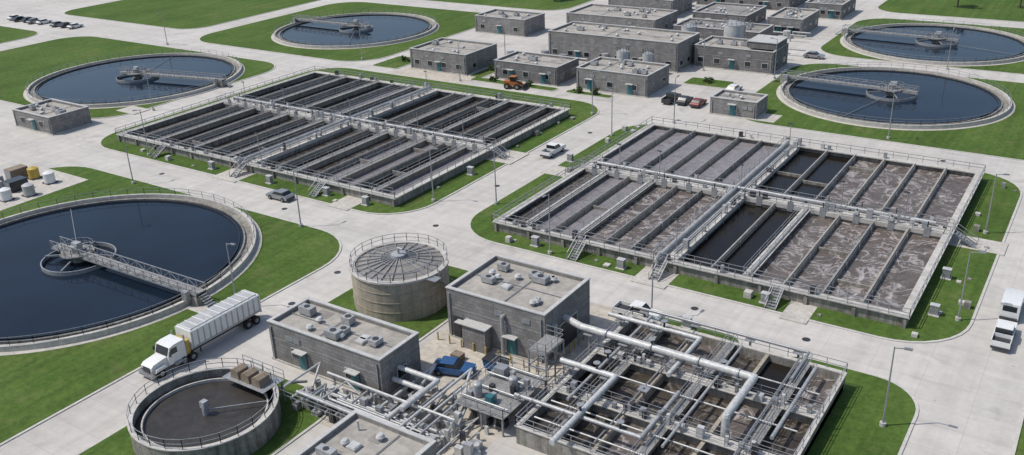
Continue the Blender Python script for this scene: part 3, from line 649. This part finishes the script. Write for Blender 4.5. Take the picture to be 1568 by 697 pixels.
# ------------------------------------------------------------------ street lamps, cabinets, yard stores
def lamp(x,y,h=8.5,a=0):
    k=G('street_lamp',x,y); k.cyl('base','concrete_light',(x,y,0),(x,y,.5),.3,12); k.cyl('pole','galvanised',(x,y,.5),(x,y,h),.10,8,.06)
    c,s=math.cos(a),math.sin(a); k.beam('arm','galvanised',(x,y,h-.1),(x+1.0*c,y+1.0*s,h+.1),.08); k.beam('lamp_head','paint_silver',(x+.8*c,y+.8*s,h+.1),(x+1.5*c,y+1.5*s,h+.15),.3,.13); k.done()
for x,y,a in [(-11.4,76.2,0),(-38.3,84,1.57),(-92.8,83.3,1.57),(-72.8,103.6,3.14),(-10,126,0),(-81.8,100,0),(-82,150,0),(-72.6,140,3.14),(-130,82.5,1.57),(-57,92.8,-1.57),(-140,93,-1.57),(-66,152,1.57),(-30,160,-1.57),(-5,160,-1.57),(-164,112,0),(-154,165,0),(-60,190,3.14),(-82,62,0),(-30,213,1.6),(-122,180,0),(-76,190,0),(-215,155,-1.57),(-9,100,0),(-120,159,1.5)]: lamp(x,y,8.5,a)
for x,y in [(-47,93.5),(-60,94),(-28.5,93.6),(-90,94),(-110,93.5),(-12,110),(-72.5,125),(-83.5,112),(-98,94),(-124,93.6),(-34,84),(-11.5,100)]:
    k=G('utility_cabinet',x,y); k.box('plinth','concrete_light',x-.6,x+.6,y-.5,y+.5,.1,.25); k.box('cabinet','galvanised',x-.45,x+.45,y-.32,y+.32,.25,1.35); k.box('lid','pipe_white',x-.5,x+.5,y-.37,y+.37,1.35,1.42); k.done()
for x,y,p in [(-143,76,'paint_white'),(-147.5,76,'paint_yellow'),(-142,68,'paint_white'),(-140.6,71,'trailer_grey')]:
    k=G('portable_tank',x,y); k.cyl('shell',p,(x,y,.3),(x,y,1.9),.9,20); k.cyl('lid',p,(x,y,1.9),(x,y,2.2),.9,20,.3); k.box('skid','steel_dark',x-.9,x+.9,y-.9,y+.9,.15,.3); k.done()
for x,y,p in [(-149.5,70,'trailer_grey'),(-145,71.5,'paint_dark'),(-150.5,74.8,'rust_tan'),(-147,68.5,'trailer_grey')]:
    k=G('storage_container',x,y); k.box('body',p,x-1.0,x+1.0,y-1.5,y+1.5,.2,1.9)
    for i in range(7): k.box('ribs',p,x-1.05,x-1.0,y-1.4+i*.42,y-1.25+i*.42,.3,1.8); k.box('ribs',p,x+1.0,x+1.05,y-1.4+i*.42,y-1.25+i*.42,.3,1.8)
    k.box('doors','galvanised',x-.9,x+.9,y-1.55,y-1.5,.3,1.8); k.done()
k=G('dumpster',-47.5,66.3); k.profile('body','paint_blue',[(-48.6,.3),(-46.4,.3),(-46.2,1.3),(-48.8,1.3)],65.6,66.9); k.box('lid','paint_dark',-48.8,-46.2,65.5,67.0,1.3,1.37); k.done()
k=G('bollards',-47,68)
for i in range(9):
    for x,y in ((-56.5+i*1.6,68.1),(-42.6,70+i)): k.cyl('posts','paint_yellow',(x,y,0),(x,y,1.0),.09,8)
k.done()
k=G('pallet_stack',-52,65.8)
for i in range(5): k.box('pallets','rust_tan',-52.8,-51.6,65.4,66.4,.03+i*.16,.14+i*.16)
k.done()
# ------------------------------------------------------------------ trees / shrubs
def foliage(k,cx,cy,cz,rx,rz,n,s):
    V=[];F=[]
    cl=[(R.gauss(0,.45),R.gauss(0,.45),R.gauss(0,.4)) for _ in range(12)]
    for i in range(n):
        c=R.choice(cl); x=cx+rx*(c[0]+R.gauss(0,.22)); y=cy+rx*(c[1]+R.gauss(0,.22)); z=cz+rz*(c[2]+R.gauss(0,.22))
        u=Vector((R.gauss(0,1),R.gauss(0,1),R.gauss(0,1))).normalized(); w=u.orthogonal().normalized()*s; v=u.cross(w).normalized()*s
        p=Vector((x,y,max(.15,z))); b=len(V); V+=[tuple(p+w),tuple(p+v),tuple(p-w),tuple(p-v)]; F.append((b,b+1,b+2,b+3))
    k.add('leaves','foliage',V,F)
for x,y in [(-300,205),(-310,214),(-292,222),(-318,200),(-285,240),(-40,285),(-25,290),(-190,250),(-175,262),(-150,250),(-205,270),(-95,320),(-270,230)]:
    k=G('deciduous_tree',x,y); h=R.uniform(6,9)
    k.cyl('trunk','bark',(x,y,0),(x,y,h*.6),.25,8,.12)
    for i in range(5):
        t=R.uniform(0,6.28); k.cyl('limbs','bark',(x,y,h*(.3+.06*i)),(x+1.8*math.cos(t),y+1.8*math.sin(t),h*(.55+.06*i)),.1,6,.04)
    foliage(k,x,y,h*.68,2.6,2.4,900,.28); k.done()
for x,y in [(-113,162),(-109,161.8),(-104,162.2),(-92,162.3),(-88,162.4),(-143,168),(-119,170),(-71,181),(-61,168)]:
    k=G('shrub',x,y); k.cyl('stem','bark',(x,y,0),(x,y,.6),.08,6); foliage(k,x,y,.7,.9,.6,260,.16); k.done()
# ------------------------------------------------------------------ camera
cam=bpy.data.cameras.new('camera'); co=bpy.data.objects.new('camera',cam); bpy.context.collection.objects.link(co)
Xr=Vector((.8359,-.1947,.5131)).normalized(); Yr=Vector((.5476,.3549,-.7578)); Yr=(Yr-Xr*Yr.dot(Xr)).normalized(); Zr=Xr.cross(Yr)
co.matrix_world=Matrix(((Xr.x,Xr.y,Xr.z,0),(Yr.x,Yr.y,Yr.z,0),(Zr.x,Zr.y,Zr.z,52),(0,0,0,1)))
cam.sensor_width=36; cam.lens=626/696*36; cam.clip_start=1; cam.clip_end=6000
scene.camera=co
# ------------------------------------------------------------------ light
EL=math.radians(58); az=math.atan2(-.80,-.60)
w=bpy.data.worlds.new('World'); scene.world=w; w.use_nodes=True
nt=w.node_tree; bg=nt.nodes['Background']; sk=nt.nodes.new('ShaderNodeTexSky'); sk.sky_type='NISHITA'; sk.sun_disc=False
sk.sun_elevation=EL; sk.sun_rotation=az; sk.altitude=100; sk.air_density=1; sk.dust_density=1.8
nt.links.new(sk.outputs[0],bg.inputs[0]); bg.inputs[1].default_value=.145
sl=bpy.data.lights.new('sun','SUN'); sl.energy=3.5; sl.angle=math.radians(.6); sl.color=(1,.955,.89)
so=bpy.data.objects.new('sun',sl); bpy.context.collection.objects.link(so)
d=Vector((math.sin(az)*math.cos(EL),math.cos(az)*math.cos(EL),math.sin(EL)))
so.rotation_euler=d.to_track_quat('Z','Y').to_euler(); so.location=(0,0,120)
scene.view_settings.view_transform='Standard'; scene.view_settings.look='None'; scene.view_settings.exposure=0
